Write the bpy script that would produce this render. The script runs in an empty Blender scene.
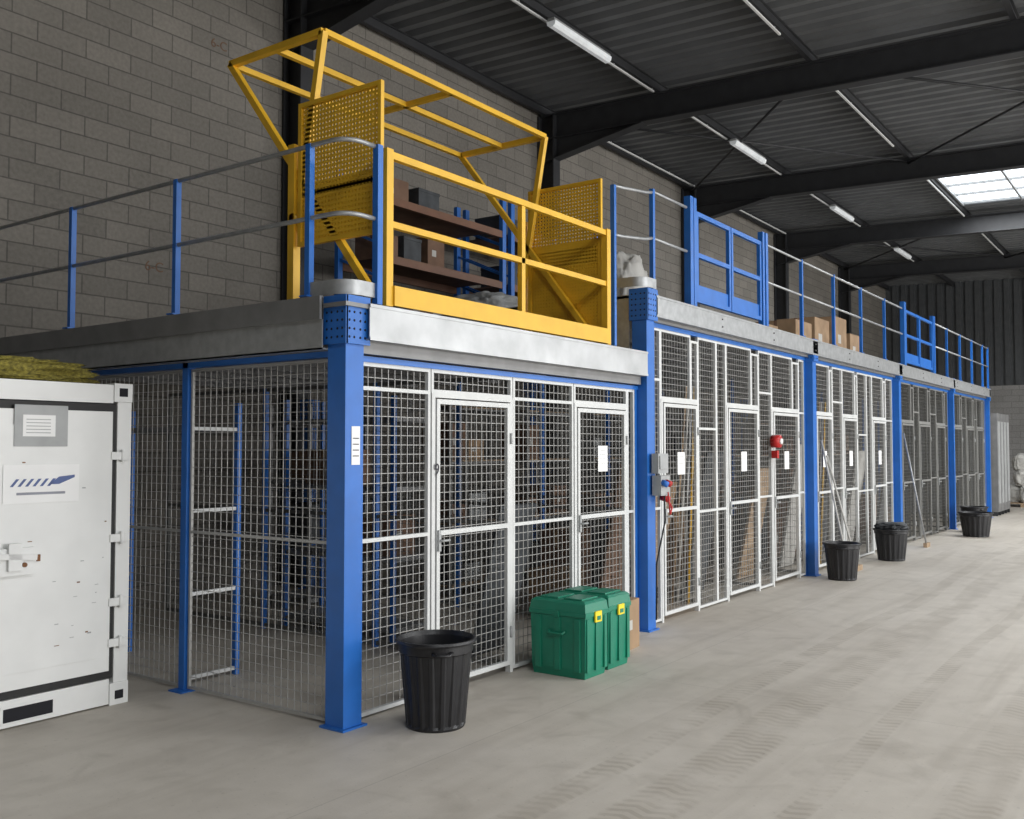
import bpy, math, random
from mathutils import Vector, Matrix
random.seed(7)
scn = bpy.context.scene
try:
    scn.view_settings.view_transform = 'Standard'
    scn.view_settings.look = 'None'
    scn.view_settings.exposure = 0.0
except Exception: pass

# ---------------------------------------------------------------- materials
def new_mat(name):
    m = bpy.data.materials.new(name); m.use_nodes = True
    nt = m.node_tree
    return m, nt, nt.nodes['Principled BSDF']
def mat(name, col, rough=0.5, metal=0.0, noise=0.12, nscale=6.0, bump=0.0, emis=None, estr=0, alpha=1.0):
    m, nt, b = new_mat(name)
    b.inputs['Roughness'].default_value = rough
    b.inputs['Metallic'].default_value = metal
    tc = nt.nodes.new('ShaderNodeTexCoord')
    n = nt.nodes.new('ShaderNodeTexNoise'); n.inputs['Scale'].default_value = nscale
    n.inputs['Detail'].default_value = 6
    nt.links.new(tc.outputs['Object'], n.inputs['Vector'])
    r = nt.nodes.new('ShaderNodeValToRGB')
    r.color_ramp.elements[0].position = 0.3; r.color_ramp.elements[1].position = 0.7
    r.color_ramp.elements[0].color = tuple(c*(1-noise) for c in col)+(1,)
    r.color_ramp.elements[1].color = tuple(min(1, c*(1+noise)) for c in col)+(1,)
    nt.links.new(n.outputs['Fac'], r.inputs['Fac'])
    nt.links.new(r.outputs['Color'], b.inputs['Base Color'])
    if bump:
        bp = nt.nodes.new('ShaderNodeBump'); bp.inputs['Strength'].default_value = bump
        bp.inputs['Distance'].default_value = 0.01
        nt.links.new(n.outputs['Fac'], bp.inputs['Height']); nt.links.new(bp.outputs['Normal'], b.inputs['Normal'])
    if emis:
        b.inputs['Emission Color'].default_value = emis+(1,); b.inputs['Emission Strength'].default_value = estr
    return m

BLUE = mat('blue_paint', (0.018, 0.14, 0.50), 0.4, noise=0.08)
YEL = mat('yellow_paint', (0.76, 0.44, 0.025), 0.45, noise=0.08)
GALV = mat('galvanised_steel', (0.38, 0.39, 0.395), 0.42, 0.45, noise=0.14, nscale=14)
GALVD = mat('galvanised_deck', (0.22, 0.22, 0.22), 0.5, 0.3, noise=0.12)
WHITE = mat('white_frame_paint', (0.62, 0.63, 0.62), 0.45, noise=0.05)
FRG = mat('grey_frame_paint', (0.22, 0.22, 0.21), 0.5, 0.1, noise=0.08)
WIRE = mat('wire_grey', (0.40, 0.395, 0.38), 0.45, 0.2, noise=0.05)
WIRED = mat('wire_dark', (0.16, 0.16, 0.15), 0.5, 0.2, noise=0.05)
DARK = mat('dark_steel_primer', (0.026, 0.027, 0.030), 0.55, noise=0.15)
BLACK = mat('black_plastic', (0.012, 0.012, 0.014), 0.42, noise=0.25, nscale=20)
RUBBER = mat('black_rubber', (0.01, 0.01, 0.01), 0.6)
HOLE = mat('dark_hole', (0.006, 0.006, 0.01), 0.8)
GREEN = mat('green_plastic', (0.008, 0.20, 0.12), 0.38, noise=0.1)
LATCH = mat('yellow_latch', (0.85, 0.65, 0.02), 0.4)
CARD = mat('cardboard', (0.33, 0.22, 0.13), 0.85, noise=0.15)
CARD2 = mat('brown_board', (0.17, 0.10, 0.065), 0.85, noise=0.2)
SACK = mat('white_sack', (0.5, 0.49, 0.46), 0.8, noise=0.1)
WOOD = mat('raw_wood', (0.34, 0.24, 0.15), 0.75, noise=0.25, nscale=9)
CONT = mat('container_white_paint', (0.74, 0.745, 0.73), 0.45, noise=0.05, nscale=3)
PAPER = mat('paper', (0.85, 0.85, 0.84), 0.8, noise=0.02)
INK = mat('ink', (0.05, 0.05, 0.06), 0.8)
LOGOB = mat('logo_blue', (0.08, 0.12, 0.28), 0.6)
LOGOG = mat('logo_grey', (0.25, 0.26, 0.30), 0.6)
GREYP = mat('grey_plastic', (0.36, 0.37, 0.37), 0.5)
RED = mat('red_plastic', (0.50, 0.02, 0.02), 0.4)
PLBLUE = mat('blue_plastic', (0.03, 0.16, 0.55), 0.4)
NETC = mat('yellow_net', (0.20, 0.17, 0.03), 0.85, noise=0.6, nscale=45, bump=1.0)
TARP = mat('dark_goods', (0.045, 0.05, 0.055), 0.7, noise=0.4)
RUST = mat('rust', (0.20, 0.09, 0.04), 0.8, noise=0.3, nscale=20)
TUBE = mat('lamp_diffuser', (0.80, 0.83, 0.84), 0.4, emis=(0.9, 0.95, 1.0), estr=0.12)
SKYL = mat('polycarbonate_rooflight', (0.8, 0.85, 0.88), 0.4, emis=(0.88, 0.94, 1.0), estr=2.2)
ORANGE = mat('orange_beam', (0.16, 0.07, 0.035), 0.5)
GALVF = mat('galvanised_bright', (0.45, 0.46, 0.465), 0.40, 0.45, noise=0.16, nscale=4)

def concrete_floor():
    m, nt, b = new_mat('concrete_floor'); L = nt.links; N = nt.nodes
    tc = N.new('ShaderNodeTexCoord')
    def noise(scale, detail=6, dist=0, vec=None):
        n = N.new('ShaderNodeTexNoise'); n.inputs['Scale'].default_value = scale
        n.inputs['Detail'].default_value = detail; n.inputs['Distortion'].default_value = dist
        L.new(vec or tc.outputs['Object'], n.inputs['Vector']); return n
    def math_(op, a, bb, clamp=False):
        x = N.new('ShaderNodeMath'); x.operation = op; x.use_clamp = clamp
        for i, v in enumerate((a, bb)):
            if v is None: continue
            if isinstance(v, (int, float)): x.inputs[i].default_value = v
            else: L.new(v, x.inputs[i])
        return x.outputs[0]
    n1 = noise(0.45, 8, 0.4); n2 = noise(5, 10); n3 = noise(60, 4)
    r = N.new('ShaderNodeValToRGB')
    e = r.color_ramp.elements
    e[0].position = 0.3; e[0].color = (0.45, 0.41, 0.355, 1)
    e[1].position = 0.7; e[1].color = (0.59, 0.545, 0.48, 1)
    mix = math_('ADD', math_('MULTIPLY', n1.outputs['Fac'], 0.6), math_('MULTIPLY', n2.outputs['Fac'], 0.4))
    L.new(mix, r.inputs['Fac'])
    sep = N.new('ShaderNodeSeparateXYZ'); L.new(tc.outputs['Object'], sep.inputs[0])
    wob = noise(0.2, 1)
    yy = math_('ADD', sep.outputs['Y'], math_('MULTIPLY', math_('SUBTRACT', wob.outputs['Fac'], 0.5), 0.4))
    tot = None
    for yc, hw in ((-1.50, 0.09), (-1.93, 0.17), (-3.15, 0.14), (-2.5, 0.07)):
        a = math_('ABSOLUTE', math_('SUBTRACT', yy, yc), None)
        mr_ = N.new('ShaderNodeMapRange'); mr_.inputs[1].default_value = hw; mr_.inputs[2].default_value = hw*0.8; mr_.inputs[3].default_value = 0; mr_.inputs[4].default_value = 1
        L.new(a, mr_.inputs[0]); band = mr_.outputs[0]
        tot = band if tot is None else math_('ADD', tot, band, True)
    # chevron tread
    zig = math_('MULTIPLY', math_('PINGPONG', yy, 0.085), 0.45)
    saw = math_('PINGPONG', math_('ADD', sep.outputs['X'], zig), 0.036)
    tread = math_('GREATER_THAN', saw, 0.019)
    fade = N.new('ShaderNodeMapRange'); fade.inputs[1].default_value = 0.34; fade.inputs[2].default_value = 0.62
    nf = noise(3.0, 8); L.new(nf.outputs['Fac'], fade.inputs[0])
    mask = math_('MULTIPLY', math_('MULTIPLY', tot, math_('ADD', math_('MULTIPLY', tread, 0.6), 0.4)), fade.outputs[0])
    mask = math_('MULTIPLY', mask, 0.5)
    mx = N.new('ShaderNodeMix'); mx.data_type = 'RGBA'
    L.new(mask, mx.inputs[0]); L.new(r.outputs['Color'], mx.inputs[6]); mx.inputs[7].default_value = (0.27, 0.23, 0.18, 1)
    st = N.new('ShaderNodeMapRange'); st.inputs[1].default_value = 0.56; st.inputs[2].default_value = 0.75; st.inputs[3].default_value = 0; st.inputs[4].default_value = 0.45
    ns = noise(2.3, 9, 1.0); L.new(ns.outputs['Fac'], st.inputs[0])
    mx2 = N.new('ShaderNodeMix'); mx2.data_type = 'RGBA'
    L.new(st.outputs[0], mx2.inputs[0]); L.new(mx.outputs[2], mx2.inputs[6]); mx2.inputs[7].default_value = (0.31, 0.275, 0.23, 1)
    mp = N.new('ShaderNodeMapping'); mp.inputs['Scale'].default_value = (0.25, 3.0, 1); L.new(tc.outputs['Object'], mp.inputs[0])
    sn = noise(1.4, 8, 0.6, mp.outputs[0])
    sm = N.new('ShaderNodeMapRange'); sm.inputs[1].default_value = 0.48; sm.inputs[2].default_value = 0.72; sm.inputs[3].default_value = 0; sm.inputs[4].default_value = 0.4
    L.new(sn.outputs['Fac'], sm.inputs[0])
    mxs = N.new('ShaderNodeMix'); mxs.data_type = 'RGBA'
    L.new(sm.outputs[0], mxs.inputs[0]); L.new(mx2.outputs[2], mxs.inputs[6]); mxs.inputs[7].default_value = (0.33, 0.29, 0.24, 1)
    # pitting
    pit = noise(38, 3); pm = N.new('ShaderNodeMapRange'); pm.inputs[1].default_value = 0.66; pm.inputs[2].default_value = 0.72; pm.inputs[3].default_value = 0; pm.inputs[4].default_value = 0.3
    L.new(pit.outputs['Fac'], pm.inputs[0])
    mxp = N.new('ShaderNodeMix'); mxp.data_type = 'RGBA'
    L.new(pm.outputs[0], mxp.inputs[0]); L.new(mxs.outputs[2], mxp.inputs[6]); mxp.inputs[7].default_value = (0.22, 0.20, 0.17, 1)
    jx = math_('LESS_THAN', math_('ABSOLUTE', math_('SUBTRACT', math_('PINGPONG', math_('ADD', sep.outputs['X'], 3.4), 2.8), 0.0), None), 0.003)
    jy = math_('LESS_THAN', math_('ABSOLUTE', math_('SUBTRACT', math_('PINGPONG', math_('ADD', sep.outputs['Y'], 5.95), 2.6), 0.0), None), 0.003)
    j = math_('MULTIPLY', math_('ADD', jx, jy, True), 0.3)
    mx3 = N.new('ShaderNodeMix'); mx3.data_type = 'RGBA'
    L.new(j, mx3.inputs[0]); L.new(mxp.outputs[2], mx3.inputs[6]); mx3.inputs[7].default_value = (0.15, 0.135, 0.12, 1)
    L.new(mx3.outputs[2], b.inputs['Base Color'])
    b.inputs['Roughness'].default_value = 0.6
    bp = N.new('ShaderNodeBump'); bp.inputs['Strength'].default_value = 0.15; bp.inputs['Distance'].default_value = 0.004
    L.new(n3.outputs['Fac'], bp.inputs['Height']); L.new(bp.outputs['Normal'], b.inputs['Normal'])
    return m
def block_wall(name, axis, c1, c2, cm):
    m, nt, b = new_mat(name); L = nt.links; N = nt.nodes
    tc = N.new('ShaderNodeTexCoord'); sep = N.new('ShaderNodeSeparateXYZ'); L.new(tc.outputs['Object'], sep.inputs[0])
    cmb = N.new('ShaderNodeCombineXYZ'); L.new(sep.outputs[axis], cmb.inputs[0]); L.new(sep.outputs['Z'], cmb.inputs[1])
    br = N.new('ShaderNodeTexBrick'); L.new(cmb.outputs[0], br.inputs['Vector'])
    br.inputs['Scale'].default_value = 1; br.inputs['Brick Width'].default_value = 0.5; br.inputs['Row Height'].default_value = 0.2
    br.inputs['Mortar Size'].default_value = 0.008; br.inputs['Mortar Smooth'].default_value = 0.3
    br.inputs['Color1'].default_value = c1+(1,); br.inputs['Color2'].default_value = c2+(1,); br.inputs['Mortar'].default_value = cm+(1,)
    n = N.new('ShaderNodeTexNoise'); n.inputs['Scale'].default_value = 25; n.inputs['Detail'].default_value = 8; L.new(tc.outputs['Object'], n.inputs['Vector'])
    n2 = N.new('ShaderNodeTexNoise'); n2.inputs['Scale'].default_value = 0.7; n2.inputs['Detail'].default_value = 4; L.new(tc.outputs['Object'], n2.inputs['Vector'])
    ad = N.new('ShaderNodeMath'); ad.operation = 'ADD'; L.new(n.outputs['Fac'], ad.inputs[0]); L.new(n2.outputs['Fac'], ad.inputs[1])
    mr = N.new('ShaderNodeMapRange'); mr.inputs[1].default_value = 0.6; mr.inputs[2].default_value = 1.4; mr.inputs[3].default_value = 0.72; mr.inputs[4].default_value = 1.2
    L.new(ad.outputs[0], mr.inputs[0])
    mu = N.new('ShaderNodeVectorMath'); mu.operation = 'SCALE'; L.new(br.outputs['Color'], mu.inputs[0]); L.new(mr.outputs[0], mu.inputs['Scale'])
    L.new(mu.outputs[0], b.inputs['Base Color']); b.inputs['Roughness'].default_value = 0.9
    bp = N.new('ShaderNodeBump'); bp.inputs['Strength'].default_value = 0.6; bp.inputs['Distance'].default_value = 0.01; bp.invert = True
    L.new(br.outputs['Fac'], bp.inputs['Height']); L.new(bp.outputs['Normal'], b.inputs['Normal'])
    return m
FLOOR = concrete_floor()
BLOCKX = block_wall('concrete_block_x', 'X', (0.225, 0.208, 0.182), (0.185, 0.172, 0.151), (0.12, 0.112, 0.10))
BLOCKY = block_wall('concrete_block_y', 'Y', (0.30, 0.295, 0.285), (0.26, 0.255, 0.245), (0.2, 0.195, 0.19))
DECK = mat('roof_deck_steel', (0.14, 0.146, 0.152), 0.5, 0.2, noise=0.12, nscale=1.5)
CLAD = mat('wall_cladding_steel', (0.085, 0.09, 0.095), 0.55, 0.2)

# ---------------------------------------------------------------- mesh builder
class MB:
    def __init__(s): s.v=[]; s.f=[]; s.m=[]; s.mats=[]; s.sm=[]
    def mi(s, m):
        if m not in s.mats: s.mats.append(m)
        return s.mats.index(m)
    def add(s, vs, fs, m, smooth=False):
        o=len(s.v); s.v+= [tuple(v) for v in vs]; k=s.mi(m)
        for f in fs: s.f.append([i+o for i in f]); s.m.append(k); s.sm.append(smooth)
    def box(s, x0,x1,y0,y1,z0,z1,m):
        if x0>x1:x0,x1=x1,x0
        if y0>y1:y0,y1=y1,y0
        if z0>z1:z0,z1=z1,z0
        s.add([(x0,y0,z0),(x1,y0,z0),(x1,y1,z0),(x0,y1,z0),(x0,y0,z1),(x1,y0,z1),(x1,y1,z1),(x0,y1,z1)],
              [(0,3,2,1),(4,5,6,7),(0,1,5,4),(1,2,6,5),(2,3,7,6),(3,0,4,7)], m)
    def bar(s, p, q, w, h, m, up=(0,0,1)):
        p=Vector(p); q=Vector(q); d=(q-p).normalized(); up=Vector(up)
        if abs(d.dot(up))>0.98: up=Vector((1,0,0))
        a=d.cross(up).normalized()*w/2; b=a.cross(d).normalized()*h/2
        s.add([p-a-b,p+a-b,p+a+b,p-a+b,q-a-b,q+a-b,q+a+b,q-a+b],
              [(0,3,2,1),(4,5,6,7),(0,1,5,4),(1,2,6,5),(2,3,7,6),(3,0,4,7)], m)
    def tube(s, pts, r, m, n=8, closed=False):
        pts=[Vector(p) for p in pts]; rings=[]; prev=None
        for i,p in enumerate(pts):
            if i==0: d=pts[1]-p
            elif i==len(pts)-1: d=p-pts[i-1]
            else: d=(pts[i+1]-p).normalized()+(p-pts[i-1]).normalized()
            d.normalize()
            if prev is None:
                up=Vector((0,0,1)) if abs(d.z)<0.95 else Vector((1,0,0))
                a=d.cross(up).normalized()
            else:
                a=(prev-d*prev.dot(d)).normalized()
            prev=a; b=d.cross(a)
            rings.append([p+(a*math.cos(t*2*math.pi/n)+b*math.sin(t*2*math.pi/n))*r for t in range(n)])
        vs=[v for R in rings for v in R]; fs=[]
        for i in range(len(rings)-1):
            for j in range(n):
                k=(j+1)%n; fs.append((i*n+j,i*n+k,(i+1)*n+k,(i+1)*n+j))
        fs.append(tuple(range(n))[::-1]); fs.append(tuple((len(rings)-1)*n+j for j in range(n)))
        s.add(vs,fs,m,True)
    def cyl(s, p, q, r, m, n=16): s.tube([p,q], r, m, n)
    def prism(s, poly, h0, h1, m, axis='y'):
        n=len(poly)
        def P(a,b,h):
            return {'y':(a,h,b),'x':(h,a,b),'z':(a,b,h)}[axis]
        vs=[P(a,b,h0) for a,b in poly]+[P(a,b,h1) for a,b in poly]
        fs=[tuple(range(n)),tuple(range(2*n-1,n-1,-1))]+[(i,(i+1)%n+0,(i+1)%n+n,i+n) for i in range(n)]
        s.add(vs,fs,m)
    def obj(s, name, parent=None, bevel=0, loc=None, recalc=True):
        me=bpy.data.meshes.new(name); me.from_pydata(s.v,[],s.f)
        for m in s.mats: me.materials.append(m)
        me.polygons.foreach_set('material_index', s.m); me.polygons.foreach_set('use_smooth', s.sm)
        me.update()
        if recalc:
            import bmesh
            bm=bmesh.new(); bm.from_mesh(me); bmesh.ops.recalc_face_normals(bm, faces=bm.faces); bm.to_mesh(me); bm.free()
        o=bpy.data.objects.new(name, me); scn.collection.objects.link(o)
        if parent: o.parent=parent
        if loc: o.location=loc
        if bevel:
            b=o.modifiers.new('bevel','BEVEL'); b.width=bevel; b.segments=2; b.limit_method='ANGLE'
        return o
def empty(name, loc=(0,0,0)):
    e=bpy.data.objects.new(name,None); e.location=loc; scn.collection.objects.link(e); e.empty_display_size=0.2; return e

def wires(mb, axis, c, a0, a1, z0, z1, pitch=0.06, w=0.0040, m=None):
    m=m or WIRE; h=w/2
    na=max(1,round((a1-a0)/pitch)); nz=max(1,round((z1-z0)/pitch))
    for i in range(1,na):
        a=a0+(a1-a0)*i/na
        if axis=='x': mb.box(a-h,a+h,c-h,c+h,z0,z1,m)
        else: mb.box(c-h,c+h,a-h,a+h,z0,z1,m)
    for i in range(1,nz):
        z=z0+(z1-z0)*i/nz
        if axis=='x': mb.box(a0,a1,c-h+w,c+h+w,z-h,z+h,m)
        else: mb.box(c-h+w,c+h+w,a0,a1,z-h,z+h,m)
def frame(mb, axis, c, a0,a1,z0,z1, t=0.035, dpt=0.03, m=None, mids=()):
    m=m or WHITE; h=dpt/2
    def B(p0,p1,q0,q1):
        if axis=='x': mb.box(p0,p1,c-h,c+h,q0,q1,m)
        else: mb.box(c-h,c+h,p0,p1,q0,q1,m)
    B(a0,a0+t,z0,z1); B(a1-t,a1,z0,z1); B(a0+t,a1-t,z0,z0+t); B(a0+t,a1-t,z1-t,z1)
    for z in mids: B(a0+t,a1-t,z-t/2,z+t/2)

# ---------------------------------------------------------------- room shell
YB=5.0; XF=31.8; XL=-12.0; YF=-14.0
def zr(y): return 6.94+0.033*y
def zd(y): return zr(y)+0.36
mb=MB(); mb.box(XL-0.3,XF+0.3,YF-6,YB+0.3,-0.2,0,FLOOR); mb.obj('floor')
mb=MB(); mb.box(XL-0.2,XF+0.2,YB,YB+0.2,0,7.9,BLOCKX); mb.obj('wall_back')
mb=MB(); mb.box(XF,XF+0.2,YF,YB,0,3.75,BLOCKY)
y=YF
while y<YB-0.3:
    mb.box(XF-0.03,XF+0.03,y,y+0.16,3.76,7.7,CLAD); y+=0.3
mb.box(XF+0.03,XF+0.2,YF,YB,3.75,7.7,CLAD)
mb.obj('wall_right')
mb=MB(); mb.box(XL-0.2,XL,YF,YB,0,7.9,BLOCKY); mb.obj('wall_left')
mb=MB()
ops=[(-1.0,7.5),(14.0,22.0)]
xs=[XL]+[v for o in ops for v in o]+[XF]
for i in range(0,len(xs),2): mb.box(xs[i],xs[i+1],YF-0.2,YF,0,7.2,CLAD)
for a,b in ops: mb.box(a,b,YF-0.2,YF,5.2,7.2,CLAD)
mb.obj('wall_front')

sky=[(16.5,20.1,-2.2,0.25),(5.0,8.6,-10.0,-7.0),(-6,-2.4,-8.5,-5.5),(24.0,27.5,-9.5,-6.5),(14.5,18.0,-9.8,-6.8)]  # first one is real; the rest are added out of view as floor light
mb=MB(); P=0.30; x=XL
prof=[(0,0),(0.11,0),(0.15,0.075),(0.26,0.075),(0.30,0)]
while x<XF:
    segs=[(YF,YB)]
    for s in sky:
        if x+P>s[0] and x<s[1]:
            ns=[]
            for a,b in segs:
                if s[2]>a and s[3]<b: ns+=[(a,s[2]),(s[3],b)]
                else: ns.append((a,b))
            segs=ns
    for y0,y1 in segs:
        vs=[];fs=[]
        for a,h in prof: vs+=[(x+a,y0,zd(y0)+h),(x+a,y1,zd(y1)+h)]
        for i in range(4): fs.append((2*i,2*i+1,2*i+3,2*i+2))
        mb.add(vs,fs,DECK)
    x+=P
mb.obj('ceiling', recalc=False)
for i,s in enumerate(sky):
    mb=MB(); z0=zd(s[2])+0.09; z1=zd(s[3])+0.09
    mb.add([(s[0]-.3,s[2]-.05,z0),(s[1]+.3,s[2]-.05,z0),(s[1]+.3,s[3]+.05,z1),(s[0]-.3,s[3]+.05,z1)],[(0,1,2,3)],SKYL)
    for t in (0.0,0.25,0.5,0.75,1.0):
        k=s[0]+(s[1]-s[0])*t
        mb.bar((k,s[2],z0-0.05),(k,s[3],z1-0.05),0.04,0.05,GALV)
    for t in (0,0.5,1):
        yy=s[2]+(s[3]-s[2])*t; mb.bar((s[0],yy,zd(yy)+0.0),(s[1],yy,zd(yy)+0.0),0.04,0.07,GALV)
    mb.obj('real_or_added_window_%d'%(i+1))  # glowing roof panels; all after the first are unseen, added to brighten the floor

def ibeam(mb,p,q,w,h,m,tf=0.02,tw=0.012,up=(0,0,1)):
    p=Vector(p);q=Vector(q);d=(q-p).normalized();upv=Vector(up)
    a=d.cross(upv).normalized(); b=a.cross(d).normalized()
    mb.bar(p+b*(h/2-tf/2),q+b*(h/2-tf/2),w,tf,m,up); mb.bar(p-b*(h/2-tf/2),q-b*(h/2-tf/2),w,tf,m,up); mb.bar(p,q,tw,h-2*tf,m,up)
for X in (-7.3,-1.7,3.9,9.5,15.1,20.7,26.3):
    mb=MB()
    ibeam(mb,(X,YB-0.05,zr(YB)),(X,YF+.1,zr(YF)),0.2,0.42,DARK)
    mb.prism([(YB-0.1,zr(YB)-0.2),(YB-2.0,zr(YB-2)-0.2),(YB-0.1,zr(YB)-0.6)],X-0.01,X+0.01,DARK,'x')
    mb.bar((X,YB-2.0,zr(YB-2)-0.21),(X,YB-0.1,zr(YB)-0.6),0.2,0.02,DARK)
    for yy in (YB-0.03,YB-0.33): mb.box(X-0.1,X+0.1,yy-0.012,yy+0.012,0,zr(YB)+0.2,DARK)
    mb.box(X-0.007,X+0.007,YB-0.33,YB-0.03,0,zr(YB)+0.2,DARK)
    for yy in (YF+0.05,YF+0.35): mb.box(X-0.1,X+0.1,yy-0.012,yy+0.012,0,zr(YF)+0.2,DARK)
    mb.box(X-0.007,X+0.007,YF+0.05,YF+0.35,0,zr(YF)+0.2,DARK)
    mb.obj('steel_portal_frame')
pyl=[4.85,2.7,0.3,-2.3,-4.7,-7.1,-9.5,-12]
for yy in pyl:
    mb=MB(); z=zd(yy)-0.075
    ibeam(mb,(XL+.05,yy,z),(XF-.05,yy,z),0.07,0.14,DARK,0.008,0.006)
    mb.obj('roof_purlin')
mb=MB()
for X0,X1 in ((9.5,15.1),(20.7,26.3)):
    for ya,yb in ((4.8,0.3),(0.3,-4.7)):
        mb.tube([(X0,ya,zr(ya)+.17),(X1,yb,zr(yb)+.17)],0.022,DARK)
        mb.tube([(X0,yb,zr(yb)+.13),(X1,ya,zr(ya)+.13)],0.022,DARK)
mb.obj('roof_wind_bracing')
for yy,segs in ((2.7,((4.1,9.25),(9.75,14.85),(15.35,20.45),(20.95,26))),(0.3,((4.1,8.2),(9.9,14.0),(15.35,20.45),(20.95,26))),(4.6,((9.75,14.85),(15.35,20.45)))):
    for a,b in segs:
        mb=MB(); z=zd(yy)-0.19
        mb.box(a,b,yy-0.014,yy+0.014,z-0.01,z+0.015,WHITE)
        xx=a+.3
        while xx<b: mb.box(xx-.01,xx+.01,yy-.01,yy+.01,z,z+0.04,GALVF); xx+=1.2
        mb.obj('cable_conduit')
for xx in (6.8,12.7,18.4,24):
    mb=MB(); yy=2.53; z=zd(yy)-0.27
    mb.box(xx-.72,xx+.72,yy-.05,yy+.05,z,z+.04,GALVF)
    poly=[(yy-.07,z),(yy-.06,z-.05),(yy-.03,z-.075),(yy+.03,z-.075),(yy+.06,z-.05),(yy+.07,z)]
    mb.prism(poly,xx-.72,xx+.72,TUBE,'x')
    for k in (-.6,.6): mb.box(xx+k-.01,xx+k+.01,yy-.01,yy+.14,z+.04,z+.06,GALVF)
    mb.obj('fluorescent_ceiling_lamp')

# ---------------------------------------------------------------- mezzanine
mez=empty('mezzanine')
X1=3.75; X2=21.35; ZL=2.52; ZH=3.06; YD=4.6
mb=MB()
def fascia_x(x0,x1,y,z0,z1,m):
    mb.box(x0,x1,y,y+0.008,z0,z1,m)
    mb.box(x0,x1,y,y+0.06,z1-.008,z1,m); mb.box(x0,x1,y,y+0.06,z0,z0+.008,m)
    mb.box(x0,x1,y-.006,y,z0,z0+.02,m); mb.box(x0,x1,y-.006,y,z1-.02,z1,m)
fascia_x(0.15,X1-.02,-0.05,2.30,2.52,GALVF)
mb.box(0.15,X1-.02,0.02,0.10,2.225,2.42,GALVD)
fascia_x(X1+.16,X2,-0.05,2.86,3.06,GALV)
for k in range(1,12):
    xx=X1+.16+k*1.5
    for z in (2.92,3.0): mb.cyl((xx,-.05,z),(xx,-.062,z),.009,GALVD,6)
mb.box(X1+.16,X2,0.02,0.10,2.83,2.95,GALVD)
mb.box(-0.05,-0.042,0.15,YD,2.24,2.55,GALV)
mb.box(-0.07,-0.04,0.15,YD,2.42,2.56,GALVD)
mb.box(-0.05,0.03,0.15,YD,2.24,2.25,GALV)
mb.box(X1,X1+.01,0.15,YD,2.40,3.06,GALV)
mb.obj('fascia_beams',mez)
mb=MB()
mb.box(-0.04,X1,-.04,YD,2.49,2.515,GALVD)
mb.box(X1,X2,-.04,YD,3.03,3.055,GALVD)
for i in range(8):
    yy=.55+i*.55; mb.box(0,X1,yy-.03,yy+.03,2.30,2.49,GALVD); mb.box(X1+.01,X2,yy-.03,yy+.03,2.84,3.03,GALVD)
mb.obj('deck_and_joists',mez)
mb=MB()
def post(x,y,zt,s=0.15):
    mb.box(x,x+s,y,y+.012,0.012,zt,BLUE); mb.box(x,x+s,y+s-.012,y+s,0.012,zt,BLUE)
    mb.box(x,x+.012,y+.012,y+s-.012,0.012,zt,BLUE); mb.box(x+s-.012,x+s,y+.012,y+s-.012,0.012,zt,BLUE)
    mb.box(x-.025,x+s+.025,y-.025,y+s+.025,0,.012,BLUE)
    z0=zt-.27
    mb.box(x-.015,x+s+.035,y-.02,y-.002,z0,zt+.02,BLUE); mb.box(x-.02,x-.002,y-.02,y+s+.02,z0,zt+.02,BLUE)
    for a in (0.01,0.05,0.10,0.14):
        for b in (0.04,0.09,0.14,0.19,0.24):
            mb.cyl((x+a,y-.0215,z0+b),(x+a,y-.019,z0+b),.008,HOLE,8); mb.cyl((x-.0215,y+a,z0+b),(x-.019,y+a,z0+b),.008,HOLE,8)
post(0,0,2.54); post(X1,-.03,3.09)
for xx in (8.35,12.75,17.1,X2-.15): post(xx,-.03,3.05,.14 if xx<13 else .09)
for xx in (0.02,X1): post(xx,YD-.2,2.2,.12)
for xx in (8.35,12.75,17.1,X2-.15): post(xx,YD-.2,2.8,.12)
mb.obj('posts',mez)
mb=MB()
def arc(cx,cy,r,a0,a1,n=12): return [(cx+r*math.cos(math.radians(a0+(a1-a0)*i/n)),cy+r*math.sin(math.radians(a0+(a1-a0)*i/n))) for i in range(n+1)]
for cx,cy,z in ((.12,.12,2.57),(X1+.06,.09,3.12)):
    pts=[(cx-.13,cy+.22)]+arc(cx,cy,.13,180,270)+[(cx+.12,cy-.13)]
    vs=[];fs=[]
    for a,b in pts: vs+=[(a,b,z),(a,b,z+.09)]
    for i in range(len(pts)-1): fs.append((2*i,2*i+2,2*i+3,2*i+1))
    mb.add(vs,fs,GALV,True)
mb.obj('corner_toe_plates',mez,recalc=False)

# ---------------------------------------------------------------- guard railing
def rpost(mb,x,y,z0,z1,s=.04): mb.box(x-s/2,x+s/2,y-s/2,y+s/2,z0,z1,BLUE); mb.box(x-.05,x+.05,y-.035,y+.035,z0,z0+.01,BLUE)
mb=MB()
for yy in (.32,1.66,2.99,4.32): rpost(mb,0,yy,2.57,3.52)
mb.box(.235,.28,-.03,.015,2.53,3.52,BLUE)
for z in (3.51,3.06):
    mb.tube([(0,4.5,z),(0,.32,z),(0,.16,z)]+[(a,b,z) for a,b in arc(.13,.13,.13,180,270,8)]+[(.24,0,z)],.015,GALV)
mb.obj('guard_railing')
mb=MB()
mb.box(3.165,3.20,-.03,.01,2.53,3.93,BLUE)
for xx in (3.93,): rpost(mb,xx,.0,3.07,4.06)
for z in (3.93,3.5):
    mb.tube([(3.18,0,z),(3.30,-.03,z),(3.5,-.05,z+.02),(3.72,-.04,z+.05),(3.93,0,z+.1)],.015,GALV)
mb.tube([(3.93,0,4.04),(4.66,0,4.04)],.015,GALV); mb.tube([(3.93,0,3.6),(4.66,0,3.6)],.015,GALV)
mb.obj('guard_railing')
mb=MB()
xs=[8.04,9.36,10.68,12.0]
for xx in xs: rpost(mb,xx,0,3.07,4.06)
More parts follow.
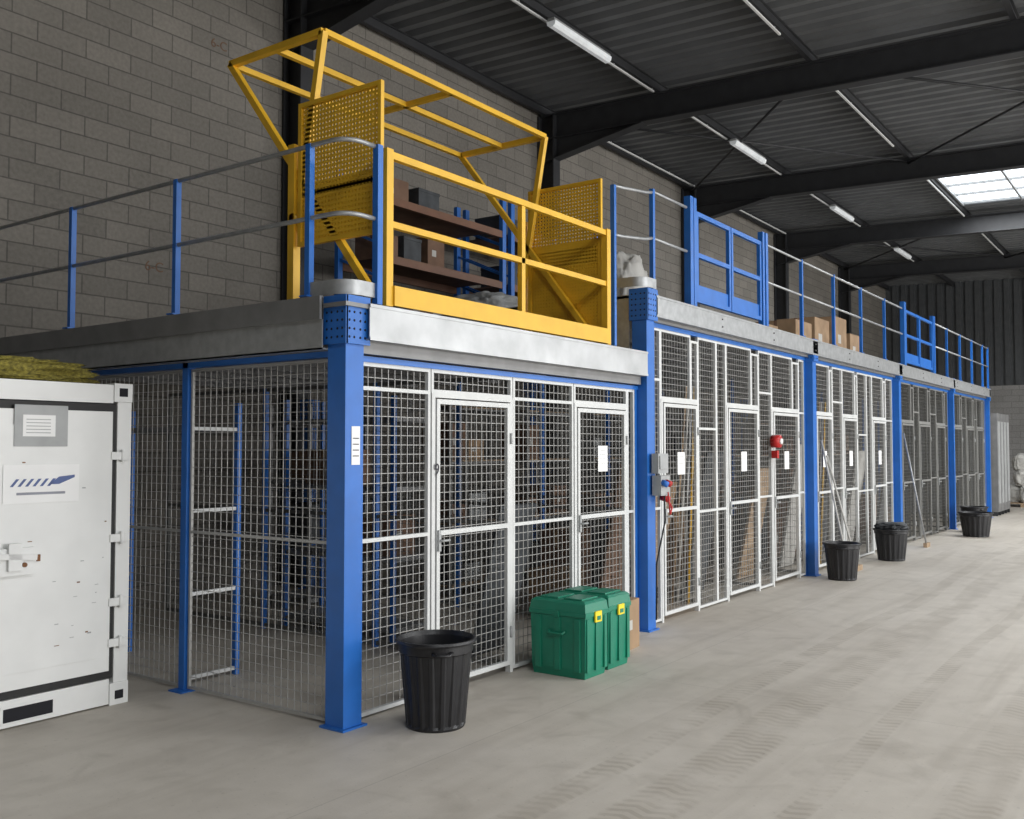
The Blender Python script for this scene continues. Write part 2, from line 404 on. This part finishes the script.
for z in (4.04,3.6): mb.tube([(6.82,0,z),(13.15,0,z)],.015,GALV)
mb.obj('guard_railing')
mb=MB()
for xx in (16.7,18.0,19.3,20.6,21.3): rpost(mb,xx,0,3.07,4.06)
for z in (4.04,3.6): mb.tube([(15.57,0,z),(21.3,0,z)],.015,GALV)
mb.obj('guard_railing')
def bluegate(x0,x1):
    mb=MB()
    for xx in (x0,x1): mb.box(xx-.035,xx+.035,-.035,.035,3.07,4.16,BLUE)
    mb.box(x0+.06,x0+.12,-.03,.03,3.07,4.16,BLUE)
    mb.box(x1-.12,x1-.06,-.03,.03,3.07,4.16,BLUE)
    mid=(x0+x1)/2
    for a,b in ((x0+.14,mid-.01),(mid+.01,x1-.14)):
        frame(mb,'x',0,a,b,3.12,4.04,.045,.04,BLUE,mids=(3.6,))
        mb.box(a+.045,b-.045,-.004,.004,3.16,3.30,BLUE)
    mb.obj('loading_gate')
bluegate(4.72,6.76); bluegate(13.2,15.5)

# ---------------------------------------------------------------- yellow pivoting pallet gate
pg=empty('pallet_safety_gate')
mb=MB()
gx0,gx1=.345,3.07
mb.box(gx0-.03,gx0+.03,-.03,.03,2.53,3.52,YEL); mb.box(gx1-.03,gx1+.03,-.03,.03,2.53,3.52,YEL)
mb.box(gx0,gx1,-.02,.02,3.465,3.51,YEL); mb.box(gx0,gx1,-.02,.02,3.03,3.07,YEL)
mb.box(1.79,1.835,-.02,.02,2.62,3.46,YEL)
mb.box(gx0+.03,gx1-.03,-.045,-.03,2.535,2.66,YEL)
mb.box(gx0+.03,gx1-.03,-.03,.02,2.55,2.60,YEL)
mb.obj('front_barrier',pg)
def perf(mb,x,y0,y1,z0,z1):
    n=int((y1-y0)/.03)
    for i in range(n+1):
        yy=y0+(y1-y0)*i/n; mb.box(x-.002,x+.002,yy-.0085,yy+.0085,z0,z1,YEL)
    n=int((z1-z0)/.03)
    for i in range(n+1):
        zz=z0+(z1-z0)*i/n; mb.box(x-.0025,x+.0025,y0,y1,zz-.0085,zz+.0085,YEL)
for nm,x,zb in (('side_screen_left',gx0,3.0),('side_screen_right',gx1,2.62)):
    mb=MB()
    frame(mb,'y',x,.04,.80,zb,3.97,.03,.03,YEL)
    perf(mb,x,.07,.77,3.35 if zb>2.9 else 3.45,3.94)
    perf(mb,x,.07,.77,zb+.03,3.35 if zb>2.9 else 3.40)
    mb.box(x-.002,x+.002,.07,.77,(3.25 if zb<2.9 else 3.33),(3.45 if zb<2.9 else 3.37),YEL)
    if zb<2.9: mb.box(x+.004,x+.008,.07,.77,2.65,3.30,YEL)
    else: mb.box(x+.004,x+.008,.07,.77,3.03,3.42,YEL)
    mb.box(x-.03,x+.03,.82,.88,2.53,3.7,YEL)
    mb.box(x-.03,x+.03,.0,.88,2.53,2.58,YEL)
    mb.obj(nm,pg)
mb=MB()
a0,a1=gx0+.02,gx1-.04; ZT=4.43
for x in (a0,a1):
    mb.bar((x,.60,ZT),(x,1.56,ZT),.045,.045,YEL)
    mb.bar((x,.60,ZT),(x,.84,3.1),.045,.045,YEL,(0,1,0))
    mb.bar((x,1.56,ZT),(x,.16,2.66),.045,.045,YEL,(0,1,0))
    mb.cyl((x-.05,.84,3.2),(x+.05,.84,3.2),.03,YEL)
for yy in (.60,1.08,1.56): mb.bar((a0,yy,ZT),(a1,yy,ZT),.04,.04,YEL)
mb.bar((1.72,.6,ZT),(1.72,1.56,ZT),.04,.04,YEL)
mb.obj('raised_barrier',pg)

# ---------------------------------------------------------------- wire mesh cages
YC=.09
def signs(mb,x,z,w=.16,h=.22,y=YC-.022):
    mb.box(x-w/2,x+w/2,y-.002,y,z-h/2,z+h/2,PAPER)
    for k in range(4): mb.box(x-w*.3,x+w*.25,y-.003,y-.002,z+h*.3-k*h*.16,z+h*.3-k*h*.16+.004,GREYP)
def mdoor(x0,x1,h=2.02,mid=1.08,sign=None,fm=None,wm=None):
    fm=fm or WHITE
    mb=MB(); y=YC-.012
    frame(mb,'x',y,x0+.045,x1-.045,.06,h-.04,.033,.03,fm,mids=(mid,))
    wires(mb,'x',y,x0+.08,x1-.08,.09,h-.07,m=wm)
    mb.box(x0+.05,x0+.075,y-.03,y-.012,mid-.12,mid+.02,GREYP); mb.cyl((x0+.06,y-.05,mid-.05),(x0+.14,y-.05,mid-.05),.008,GREYP,8); mb.cyl((x0+.065,y-.05,mid-.05),(x0+.065,y-.02,mid-.05),.008,GREYP,8)
    for z in (.3,h-.3): mb.cyl((x1-.04,y-.02,z-.04),(x1-.04,y-.02,z+.04),.01,GREYP,8)
    if sign: signs(mb,sign[0],sign[1])
    mb.obj('mesh_door')
def mframe(mb,x0,x1,z0,z1,mids=(),fm=None,wm=None):
    frame(mb,'x',YC,x0,x1,z0,z1,.024,.03,fm or WHITE,mids); wires(mb,'x',YC,x0+.03,x1-.03,z0+.03,z1-.03,m=wm)
mb=MB(); T=2.18
mb.box(.15,X1,YC-.03,YC+.03,T,T+.035,BLUE)
mb.box(.15,.19,YC-.02,YC+.02,.0,T,BLUE); mb.box(X1-.045,X1-.005,YC-.02,YC+.02,0,T,BLUE)
def dframe(mb,x0,x1,h,fm=None):
    fm=fm or WHITE
    mb.box(x0,x0+.035,YC-.02,YC+.025,0,h,fm); mb.box(x1-.035,x1,YC-.02,YC+.025,0,h,fm); mb.box(x0+.035,x1-.035,YC-.02,YC+.025,h-.03,h,fm)
mframe(mb,.19,.86,.02,T,(2.02,1.08)); dframe(mb,.87,1.80,2.02); mframe(mb,.87,1.80,2.02,T)
mframe(mb,1.81,2.66,.02,T,(2.02,1.08)); dframe(mb,2.67,3.57,2.02); mframe(mb,2.67,3.57,2.02,T); mframe(mb,3.57,X1-.045,.02,T,(1.08,))
mb.obj('mesh_partition')
mdoor(.87,1.80); mdoor(2.67,3.57,sign=(3.12,1.56))
def section(x0,x1,doors,h=2.12,top=2.79,fm=None,wm=None,sg=True):
    mb=MB()
    mb.box(x0,x1,YC-.03,YC+.03,top,top+.04,BLUE)
    mb.box(x0,x0+.04,YC-.02,YC+.02,0,top,BLUE); mb.box(x1-.04,x1,YC-.02,YC+.02,0,top,BLUE)
    a=x0+.04
    for i,(d0,d1) in enumerate(doors):
        m_=(d0+d1)/2
        if d0-a>.08:
            if d0-a>.5:
                mframe(mb,a,(a+d0)/2+.1,.02,top,(1.0,1.85),fm,wm); mframe(mb,(a+d0)/2+.1,d0,.02,top,(1.0,),fm,wm)
            else: mframe(mb,a,d0,.02,top,(1.08,2.3),fm,wm)
        dframe(mb,d0,d1,h,fm); mframe(mb,d0,m_+.25,h,top,(),fm,wm); mframe(mb,m_+.25,d1,h,top-.05,(),fm,wm)
        a=d1
    if x1-.04-a>.08: mframe(mb,a,x1-.04,.02,top,(1.08,2.1),fm,wm)
    mb.obj('mesh_partition')
    for d in doors: mdoor(d[0],d[1],h,1.05,sign=(((d[0]+d[1])/2,1.5) if sg else None),fm=fm,wm=wm)
section(X1+.15,8.35,[(4.23,5.07),(5.79,6.73),(7.15,8.11)])
section(8.49,12.75,[(8.75,9.5),(9.96,10.70),(11.5,12.3)])
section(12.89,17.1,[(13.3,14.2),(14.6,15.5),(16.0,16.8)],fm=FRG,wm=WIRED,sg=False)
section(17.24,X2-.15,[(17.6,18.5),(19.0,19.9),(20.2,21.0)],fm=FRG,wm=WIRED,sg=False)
mb=MB()
for a,b in ((.15,1.53),(1.61,2.95),(3.0,4.4)):
    frame(mb,'y',.05,a,b,.02,2.19,.018,.02,WIRE,(1.08,)); wires(mb,'y',.05,a+.02,b-.02,.04,2.17)
mb.box(.02,.08,.15,4.4,2.2,2.235,BLUE)
mb.box(.02,.08,1.54,1.60,.0,2.235,BLUE); mb.box(-.03,.12,1.5,1.64,0,.01,BLUE)
mb.obj('mesh_partition')
for xx in (1.86,):
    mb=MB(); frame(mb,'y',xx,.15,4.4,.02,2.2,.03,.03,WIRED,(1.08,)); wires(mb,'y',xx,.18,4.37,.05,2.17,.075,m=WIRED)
    for yy in (1.5,2.9): mb.box(xx-.02,xx+.02,yy,yy+.04,0,2.2,BLUE)
    mb.obj('mesh_partition')
for xx in (5.4,6.95,9.72,11.1,14.4,15.75,18.7,20.05,X1+.08,8.42,12.82,17.2):
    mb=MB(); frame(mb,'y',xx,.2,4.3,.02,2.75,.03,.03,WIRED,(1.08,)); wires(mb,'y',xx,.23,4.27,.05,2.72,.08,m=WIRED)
    for yy in (2.2,): mb.box(xx-.02,xx+.02,yy,yy+.04,0,2.8,BLUE)
    mb.obj('mesh_partition')
mb=MB(); frame(mb,'y',X2-.08,.2,4.3,.02,2.75,.03,.03,WIRED,(1.08,)); mb.box(X2-.085,X2-.075,.2,4.3,.02,2.75,GALV); mb.obj('mesh_partition')

def shelfrack(x0,x1,y0,y1,h,levels,z0=0,boards=True,up=BLUE,beam=WHITE,name='storage_rack',goods=None):
    mb=MB()
    for x in (x0,x1):
        for y in (y0,y1): mb.box(x-.018,x+.018,y-.018,y+.018,z0,z0+h,up)
    for z in levels:
        for y in (y0,y1): mb.box(x0+.02,x1-.02,y-.013,y+.013,z0+z-.025,z0+z,beam)
        for x in (x0,x1): mb.box(x-.012,x+.012,y0+.02,y1-.02,z0+z-.025,z0+z,beam)
        if boards: mb.box(x0+.02,x1-.02,y0-.0,y1+.0,z0+z,z0+z+.015,goods or GALVD)
    mb.obj(name)
# open ladder frame with white cross rails
mb=MB()
for x in (.56,): mb.box(x-.018,x+.018,1.66,1.70,0,1.98,BLUE)
mb.box(.13,.16,1.665,1.695,0,1.95,BLUE)
for z in (.06,.64,1.22,1.80): mb.box(.16,.542,1.667,1.693,z-.025,z,WHITE)
mb.box(.13,.16,3.0,3.03,0,1.95,BLUE); mb.box(.545,.575,3.0,3.03,0,1.95,BLUE)
for z in (.64,1.22,1.80): mb.box(.16,.545,3.003,3.027,z-.025,z,GALVD)
for z in (1.80,):
    for x in (.145,.56): mb.box(x-.01,x+.01,1.70,3.0,z-.025,z,GALVD)
mb.obj('storage_rack')
shelfrack(2.05,2.5,1.5,2.85,2.1,(.1,.7,1.3,1.9),beam=GALVD,goods=GALVD)
shelfrack(2.75,3.55,3.3,3.9,2.1,(.1,.7,1.3,1.9),up=GALVD,beam=GALVD,goods=GALVD)
def cbox(name,x,y,z,sx,sy,sz,m,rot=0,tape=True):
    mb=MB(); hx,hy=sx/2,sy/2
    mb.box(-hx,hx,-hy,hy,0,sz,m)
    if m in (CARD,CARD2):
        mb.box(-hx-.001,hx+.001,-.025,.025,sz*.75,sz+.0015,CARD2 if m is CARD else CARD); mb.box(-hx,hx,-.002,.002,sz,sz+.002,INK)
        mb.box(-hx*.5,hx*.0,-hy-.002,-hy,sz*.4,sz*.6,SACK)
    else:
        mb.box(-hx-.006,hx+.006,-hy-.006,hy+.006,sz-.04,sz,m)
    o=mb.obj(name,bevel=.004,loc=(x,y,z)); o.rotation_euler=(0,0,rot); return o
cbox('cardboard_box',2.27,1.8,.715,.34,.4,.35,CARD2); cbox('cardboard_box',2.27,2.4,1.315,.34,.5,.32,CARD2)
cbox('storage_crate',3.1,3.6,.715,.5,.4,.35,TARP); cbox('cardboard_box',3.15,3.6,1.315,.5,.4,.3,CARD2)
rs=random.Random(3)
for (cx0,cx1) in ((4.0,5.35),(5.5,6.9),(7.05,8.3),(8.6,9.65),(9.8,11.0),(11.2,12.7),(13.0,14.3),(14.5,15.7),(15.9,17.0),(17.4,18.6),(18.8,20.0)):
    shelfrack(cx0+.15,cx1-.15,2.6,3.2,2.2,(.12,.8,1.5,2.1),up=GALVD,beam=GALVD,goods=WOOD)
    for lv in (.135,.815,1.515):
        xx=cx0+.25
        while xx<cx1-.5:
            s=rs.uniform(.22,.36)
            if rs.random()<.75:
                m=rs.choice([CARD,CARD2,TARP,CARD2,GREYP]); cbox('cardboard_box' if m in (CARD,CARD2) else 'storage_crate',xx+s/2,2.9,lv,s,.4,rs.uniform(.2,.45),m)
            xx+=s+.04
    for k in range(2):
        s=rs.uniform(.3,.42); m=rs.choice([CARD,CARD2,TARP]); cbox('cardboard_box' if m in (CARD,CARD2) else 'storage_crate',cx0+.35+k*.55,rs.uniform(1.1,1.9),0,s,s,rs.uniform(.4,.8),m,0)
for xx,m,h in ((4.15,CARD2,1.5),(4.85,CARD,1.3),(6.1,TARP,1.6),(7.6,WOOD,1.4),(9.1,SACK,1.7),(10.4,TARP,1.4),(11.9,SACK,1.6),(13.8,TARP,1.7),(2.25,TARP,1.2)):
    mb=MB(); mb.bar((xx,.62,.02),(xx,.34,h),.5,.03,m,(0,1,0)); mb.bar((xx+.1,.68,.02),(xx+.1,.42,h*.8),.45,.02,m,(0,1,0)); mb.obj('leaning_board')
for xx in (5.28,9.6):
    mb=MB()
    for k in range(4): mb.tube([(xx+.0-.025*k,.3+.05*k,0.01),(xx-.02-.025*k,.2+.02*k,2.3)],.012,[YEL,GALV,SACK,WOOD][k])
    mb.obj('pipe_bundle')

# ---------------------------------------------------------------- goods on the mezzanine
for x0,x1,z in ((4.2,6.5,3.06),(6.7,9.0,3.06)):
    mb=MB()
    for x in (x0,x1):
        for y in (3.6,4.4): mb.box(x-.04,x+.04,y-.03,y+.03,z,z+2.0,BLUE)
        for k in range(4):
            mb.bar((x,3.6,z+.15+.4*k),(x,4.4,z+.5+.4*k),.03,.03,BLUE)
    for lv in (.12,.85,1.55):
        for y in (3.6,4.4): mb.box(x0+.04,x1-.04,y-.025,y+.025,z+lv-.09,z+lv,ORANGE if lv>.5 else BLUE)
        mb.box(x0+.04,x1-.04,3.62,4.38,z+lv,z+lv+.02,CARD2)
    mb.obj('pallet_rack')
    for lv in (.14,.87,1.57):
        xx=x0+.1
        while xx<x1-.6:
            s=rs.uniform(.25,.55)
            if rs.random()<.8:
                m=rs.choice([CARD2,TARP,CARD2,TARP,CARD2,GREYP]); cbox('cardboard_box' if m in (CARD,CARD2) else 'storage_crate',xx+s/2,4.0+rs.uniform(-.05,.1),z+lv,s,.45,rs.uniform(.12,.42),m)
            xx+=s+rs.uniform(.03,.15)
for x,y,s,h in ((9.9,.9,.7,.45),(10.9,.95,.7,.6),(11.7,.9,.6,.7),(12.5,.9,.6,.5),(8.8,1.0,.6,.3)):
    cbox('cardboard_box',x,y,3.06,s,.6,h,CARD)
import bmesh
def blob(name,loc,sx,sy,sz,m,seed=0,amp=.15,noisef=2.5,sub=5):
    from mathutils import noise as nz
    me=bpy.data.meshes.new(name); bm=bmesh.new(); bmesh.ops.create_icosphere(bm,subdivisions=sub,radius=1)
    for v in bm.verts:
        p=v.co.copy()
        q=Vector([math.copysign(abs(c)**.65,c) for c in p])
        n=nz.noise(p*noisef+Vector((seed,seed*2,0)))+.5*nz.noise(p*noisef*3+Vector((seed,0,0)))
        q=q*(1+amp*n)
        q=Vector((q.x*sx/2,q.y*sy/2,max(q.z,-.75)*sz/1.75+sz*.4286)); v.co=q
    bm.to_mesh(me); bm.free()
    for p in me.polygons: p.use_smooth=True
    me.materials.append(m); o=bpy.data.objects.new(name,me); o.location=loc; scn.collection.objects.link(o); return o
blob('bulk_sack',(5.3,1.1,3.06),.6,.5,.75,SACK,1)
blob('bulk_sack',(5.0,2.7,3.06),.9,.8,.4,GREYP,4)

# ---------------------------------------------------------------- shipping container
ct=empty('shipping_container')
cx1,cx0=-.345,-2.545; cy0,cy1=1.63,4.55; H=2.07
mb=MB()
for x in (cx0,cx1-.10):
    for y in (cy0,cy1-.1): mb.box(x,x+.10,y,y+.1,.14,H-.12,CONT)
for x in (cx0-.0,cx1-.13):
    for y in (cy0-.01,cy1-.14):
        for z in (0.0,H-.12):
            mb.box(x,x+.13,y,y+.15,z,z+.12 + (.02 if z==0 else 0),CONT)
            if y<2: mb.box(x+.035,x+.095,y-.002,y,z+.035,z+.09,HOLE)
mb.box(cx0+.13,cx1-.13,cy0,cy0+.1,H-.13,H-.01,CONT); mb.box(cx0+.13,cx1-.13,cy0,cy0+.1,.01,.17,CONT)
for a,b in ((cx1-.80,cx1-.50),(cx0+.50,cx0+.80)):
    mb.box(a,b,cy0-.003,cy0,.04,.12,HOLE); mb.box(a-.015,b+.015,cy0-.006,cy0-.003,.12,.135,CONT); mb.box(a-.015,b+.015,cy0-.006,cy0-.003,.03,.04,CONT)
mb.obj('frame',ct,bevel=.006)
mb=MB()
x=cy0+.1
prof=[]
while x<cy1-.1:
    prof+=[(x,.0),(x+.05,.0),(x+.07,.03),(x+.12,.03),(x+.14,.0)]; x+=.14
for sx,sg in ((cx1-.03,-1),(cx0+.03,1)):
    vs=[];fs=[]
    for a,h in prof: vs+=[(sx+sg*h,a,.14),(sx+sg*h,a,H-.06)]
    for i in range(len(prof)-1): fs.append((2*i,2*i+1,2*i+3,2*i+2))
    mb.add(vs,fs,CONT)
mb.box(cx0+.05,cx1-.05,cy0+.1,cy1-.02,H-.05,H-.03,CONT)
mb.box(cx0+.1,cx1-.1,cy1-.03,cy1-.01,.14,H-.1,CONT); mb.box(cx0+.1,cx1-.1,cy0+.1,cy1-.05,.12,.15,WOOD)
for x in (cx0,cx1-.07): mb.box(x,x+.07,cy0+.14,cy1-.14,H-.08,H,CONT); mb.box(x,x+.07,cy0+.14,cy1-.14,.02,.14,CONT)
mb.obj('shell',ct,recalc=False)
mb=MB()
midx=(cx0+cx1)/2
for a,b in ((cx0+.105,midx-.01),(midx+.01,cx1-.105)):
    mb.box(a,b,cy0+.005,cy0+.05,.175,H-.135,RUBBER)
    mb.box(a+.03,b-.035,cy0-.012,cy0+.006,.225,H-.185,CONT)
    mb.box(a+.12,b-.12,cy0-.018,cy0-.012,.32,H-.28,CONT)
for z in (.40,.66,1.07,1.60):
    for x,sg in ((cx1-.10,1),(cx0+.10,-1)):
        mb.box(x-.05,x+.075,cy0-.022,cy0-.004,z-.025,z+.025,CONT); mb.cyl((x+.03*sg,cy0-.02,z-.04),(x+.03*sg,cy0-.02,z+.04),.012,CONT,10)
for x in (midx+.16,midx-.16):
    mb.cyl((x,cy0-.04,.1),(x,cy0-.04,H-.06),.014,GALV,10)
    for z in (.2,.55,1.5,1.9): mb.box(x-.035,x+.035,cy0-.055,cy0-.02,z-.03,z+.03,CONT)
hx=cx1-.77
mb.box(hx-.14,hx+.11,cy0-.05,cy0-.018,.90,1.06,CONT); mb.box(hx-.05,hx+.03,cy0-.07,cy0-.05,.93,1.09,CONT); mb.bar((hx-.35,cy0-.06,1.04),(hx+.12,cy0-.06,1.0),.02,.035,CONT); mb.box(hx+.14,hx+.16,cy0-.03,cy0-.018,.97,1.01,RUST)
mb.cyl((hx+.05,cy0-.05,.96),(hx+.05,cy0-.065,.96),.014,RUST,10)
for k in range(20):
    zz=random.uniform(.3,1.8); xx=cx1-.16-random.random()*.6; w_=random.uniform(.006,.035); mb.box(xx,xx+w_,cy0-.0195,cy0-.0182,zz,zz+random.uniform(.003,.010),random.choice([RUST,GREYP,GREYP]))
mb.obj('doors',ct,bevel=.003)
mb=MB(); y=cy0-.02
mb.box(cx1-.78,cx1-.45,y-.004,y,1.66,1.91,GREYP); mb.box(cx1-.73,cx1-.53,y-.006,y-.004,1.72,1.85,PAPER)
for k in range(5): mb.box(cx1-.71,cx1-.56,y-.007,y-.006,1.74+.02*k,1.745+.02*k,GREYP)
mb.box(cx1-.84,cx1-.37,y-.003,y,1.32,1.55,PAPER)
for k in range(6):
    a=cx1-.80+.045*k; mb.prism([(a,1.42),(a+.018,1.42),(a+.055,1.465),(a+.037,1.465)],y-.005,y-.003,LOGOB)
mb.prism([(cx1-.56,1.43),(cx1-.50,1.43),(cx1-.40,1.47),(cx1-.40,1.485),(cx1-.50,1.475)],y-.005,y-.003,LOGOB)
mb.box(cx1-.76,cx1-.46,y-.005,y-.003,1.37,1.385,LOGOG)
mb.obj('labels',ct)
blob('folded_cargo_net',(-1.15,1.95,H+.001),1.25,.5,.14,NETC,9,.3,5)

# ---------------------------------------------------------------- bins
def bin_(x,y,h=.52,r=.235):
    mb=MB(); n=72; rb=r*.76
    prof=[(rb*.96,0.0,0),(rb,.015,0),(rb+.0,.03,1),(rb+(r*.93-rb)*.9,h*.84,1),(r*.95,h*.86,0),(r*.95,h*.95,0),(r*1.02,h*.955,0),(r*1.04,h*.975,0),(r*1.02,h,0),(r*.96,h,0),(r*.92,h*.95,0),(rb*.94,.02,0),(0.001,.02,0)]
    vs=[];fs=[]
    for R,z,fl in prof:
        for i in range(n):
            rr=R-(0.009 if (fl and (i%4)>=2) else 0); t=2*math.pi*i/n; vs.append((rr*math.cos(t),rr*math.sin(t),z))
    for k in range(len(prof)-1):
        for i in range(n):
            j=(i+1)%n; fs.append((k*n+i,k*n+j,(k+1)*n+j,(k+1)*n+i))
    fs.append(tuple(range(n))[::-1])
    mb.add(vs,fs,BLACK,False)
    for s in (0,math.pi):
        c,d=math.cos(s),math.sin(s)
        mb.tube([(c*r*.95+ -d*k*.06,d*r*.95+c*k*.06,h*.9) if abs(k)==1 else (c*r*1.1-d*k*.06,d*r*1.1+c*k*.06,h*.88) for k in (-1,-.6,.6,1)],.009,BLACK,6)
    o=mb.obj('plastic_bin',loc=(x,y,0)); o.rotation_euler=(0,0,random.uniform(0,1)); return o
bin_(.42,-.35); bin_(8.27,-.40,.46,.23); bin_(10.8,-.36,.46,.25); bin_(15.7,-.65,.45,.30); bin_(16.7,-.45,.5,.25)
blob('crumpled_bag',(10.8,-.36,.461),.42,.40,.09,TARP,3,.3,3)

# ---------------------------------------------------------------- green trunks
def trunk(x0,x1,y0,y1,h=.55):
    mb=MB(); w=x1-x0; d=y1-y0
    def ring(z,i): return [(i,i,z),(w-i,i,z),(w-i,d-i,z),(i,d-i,z)]
    lv=[(0,.022),(h*.12,.012),(h*.80,.004),(h*.80,-.004),(h*.86,-.004),(h*.86,.0),(h*.97,.008),(h,.03)]
    vs=[];fs=[]
    for z,i in lv: vs+=ring(z,i)
    for k in range(len(lv)-1):
        for i in range(4):
            j=(i+1)%4; fs.append((4*k+i,4*k+j,4*k+4+j,4*k+4+i))
    fs.append((3,2,1,0)); t=4*(len(lv)-1); fs.append((t,t+1,t+2,t+3)); mb.add(vs,fs,GREEN)
    for a in (.12,.5,.88):
        mb.box(w*a-.02,w*a+.02,-.004,.02,.05,h*.78,GREEN)
    for a in (.15,.5,.85):
        mb.box(-.004,.02,d*a-.025,d*a+.025,.05,h*.78,GREEN); mb.box(w-.02,w+.004,d*a-.025,d*a+.025,.05,h*.78,GREEN)
    mb.box(.05,w-.05,.06,d*.45,h,h+.012,GREEN); mb.box(.05,w-.05,d*.55,d-.06,h,h+.012,GREEN)
    mb.tube([(-.006,d*.36,h*.6),(-.025,d*.38,h*.57),(-.025,d*.62,h*.57),(-.006,d*.64,h*.6)],.01,GREEN,8)
    for a in (.5,):
        mb.box(w*a-.045,w*a+.045,-.016,-.003,h*.72,h*.86,LATCH); mb.box(w*a-.025,w*a+.025,-.02,-.016,h*.745,h*.80,GREEN)
    mb.box(-.014,-.003,d*.46,d*.54,h*.78,h*.86,GREEN)
    return mb.obj('green_storage_trunk',bevel=.008,loc=(x0,y0,0))
trunk(1.86,2.18,-.52,-.04); trunk(2.225,2.56,-.50,-.02)
cbox('cardboard_box',3.0,-.14,0,.30,.26,.40,CARD,.1)

# ---------------------------------------------------------------- electrical panel, alarm, tags, poles
mb=MB()
mb.box(3.79,3.99,-.12,-.052,1.42,1.60,GREYP); mb.box(3.81,3.97,-.13,-.12,1.46,1.58,GREYP)
mb.box(3.80,3.93,-.14,-.052,1.22,1.40,GREYP)
mb.cyl((3.83,-.14,1.34),(3.83,-.19,1.32),.028,PLBLUE,14); mb.cyl((3.90,-.14,1.34),(3.90,-.19,1.32),.028,RED,14)
mb.cyl((3.96,-.06,1.20),(3.96,-.14,1.18),.03,RED,14); mb.box(3.94,4.02,-.12,-.052,1.18,1.40,GREYP)
mb.tube([(3.83,-.16,1.22),(3.84,-.16,1.0),(3.82,-.08,.6),(3.83,-.07,.1)],.008,RUBBER,6)
mb.tube([(3.9,-.16,1.25),(3.92,-.17,1.05),(3.98,-.16,1.1),(3.96,-.12,1.2)],.008,RED,6)
mb.obj('power_socket_panel')
mb=MB(); mb.cyl((7.12,-.04,1.73),(7.12,.06,1.73),.075,RED,24); mb.cyl((7.12,-.06,1.73),(7.12,-.04,1.73),.035,PAPER,20); mb.box(7.09,7.15,-.01,.06,1.53,1.62,RED); mb.obj('alarm_siren')
mb=MB(); mb.box(.05,.12,-.004,-.001,1.55,1.78,PAPER)
for k in range(4): mb.box(.06,.11,-.005,-.004,1.60+.035*k,1.606+.035*k,INK)
mb.obj('post_label')
for a,b in (((8.75,-.35,.01),(8.55,-.07,1.75)),((9.3,-.3,.01),(9.15,.05,1.55)),((13.1,-.35,.01),(12.85,-.07,1.9))):
    mb=MB(); mb.tube([a,b],.014,SACK if a[0]<13 else GALV); mb.box(a[0]-.12,a[0]+.12,a[1]-.03,a[1]+.03,0,.07,WOOD); mb.obj('broom')
def text(name,s,loc,size,rot,m):
    c=bpy.data.curves.new(name,'FONT'); c.body=s; c.size=size; c.extrude=.001; o=bpy.data.objects.new(name,c)
    o.location=loc; o.rotation_euler=rot; c.materials.append(m); scn.collection.objects.link(o); return o
HP=math.pi/2
text('door_number','9',(.885,YC-.029,1.47),.11,(HP,0,0),INK)
text('wall_marking','6-C',(2.75,YB-.003,6.25),.15,(HP,0,0),CARD2)
text('wall_marking','6-C',(1.95,YB-.003,3.55),.15,(HP,0,0),CARD2)
mb=MB()
for k in range(3): mb.box(26,27.2,-.6+.5*k,-.5+.5*k,0.0,.1,WOOD)
for k in range(6): mb.box(26+.22*k,26.12+.22*k,-.6,.5,.1,.12,WOOD)
mb.obj('wooden_pallet')
for k,(a,b,c) in enumerate(((26.3,-.25,.12),(26.9,-.2,.12),(26.6,.2,.12),(26.5,-.1,.58),(26.6,-.05,1.0))): blob('white_sack',(a,b,c),.65,.6,.5,SACK,k,.12)
mb=MB()
for k in range(4): mb.box(21.8+.45*k,22.22+.45*k,-.1,.4,.1,2.5,GALVD); mb.box(21.88+.45*k,22.14+.45*k,-.11,-.1,.3,2.3,GREYP); mb.box(21.8+.45*k-.004,21.8+.45*k,-.02,.32,.3,2.3,GALVD)
for k in range(5): mb.box(21.8+.45*k-.03*(k>0),21.83+.45*k,-.08,.38,0,.1,DARK)
mb.obj('metal_locker')

# ---------------------------------------------------------------- lights
def area(name,loc,rot,sx,sy,power,col=(1,1,1)):
    l=bpy.data.lights.new(name,'AREA'); l.shape='RECTANGLE'; l.size=sx; l.size_y=sy; l.energy=power; l.color=col
    o=bpy.data.objects.new(name,l); o.location=loc; o.rotation_euler=rot; scn.collection.objects.link(o); return o
area('daylight_door_a',(3.25,YF+.05,2.7),(HP,0,0),8.2,4.8,1150,(1,.99,.98))
area('daylight_door_b',(18,YF+.05,2.7),(HP,0,0),7.8,4.8,1250,(1,.99,.98))
pw=[300,640,380,350,600]
for i,s in enumerate(sky):
    area('rooflight_or_added_fill_%d'%i,((s[0]+s[1])/2,(s[2]+s[3])/2,zd(s[2])-.12),(0,0,0),s[1]-s[0],s[3]-s[2],pw[i],(.97,.99,1))  # first lamp serves the visible rooflight; the others are added overhead fill
w=bpy.data.worlds.new('sky'); scn.world=w; w.use_nodes=True
w.node_tree.nodes['Background'].inputs[0].default_value=(.85,.91,1,1); w.node_tree.nodes['Background'].inputs[1].default_value=0.7

# ---------------------------------------------------------------- camera
cam=bpy.data.cameras.new('camera'); co=bpy.data.objects.new('camera',cam); scn.collection.objects.link(co)
cam.sensor_width=36; cam.lens=33.75; co.location=(-4.03,-4.095,1.65)
co.rotation_euler=(math.radians(92.3),0,math.radians(-54.4)); scn.camera=co
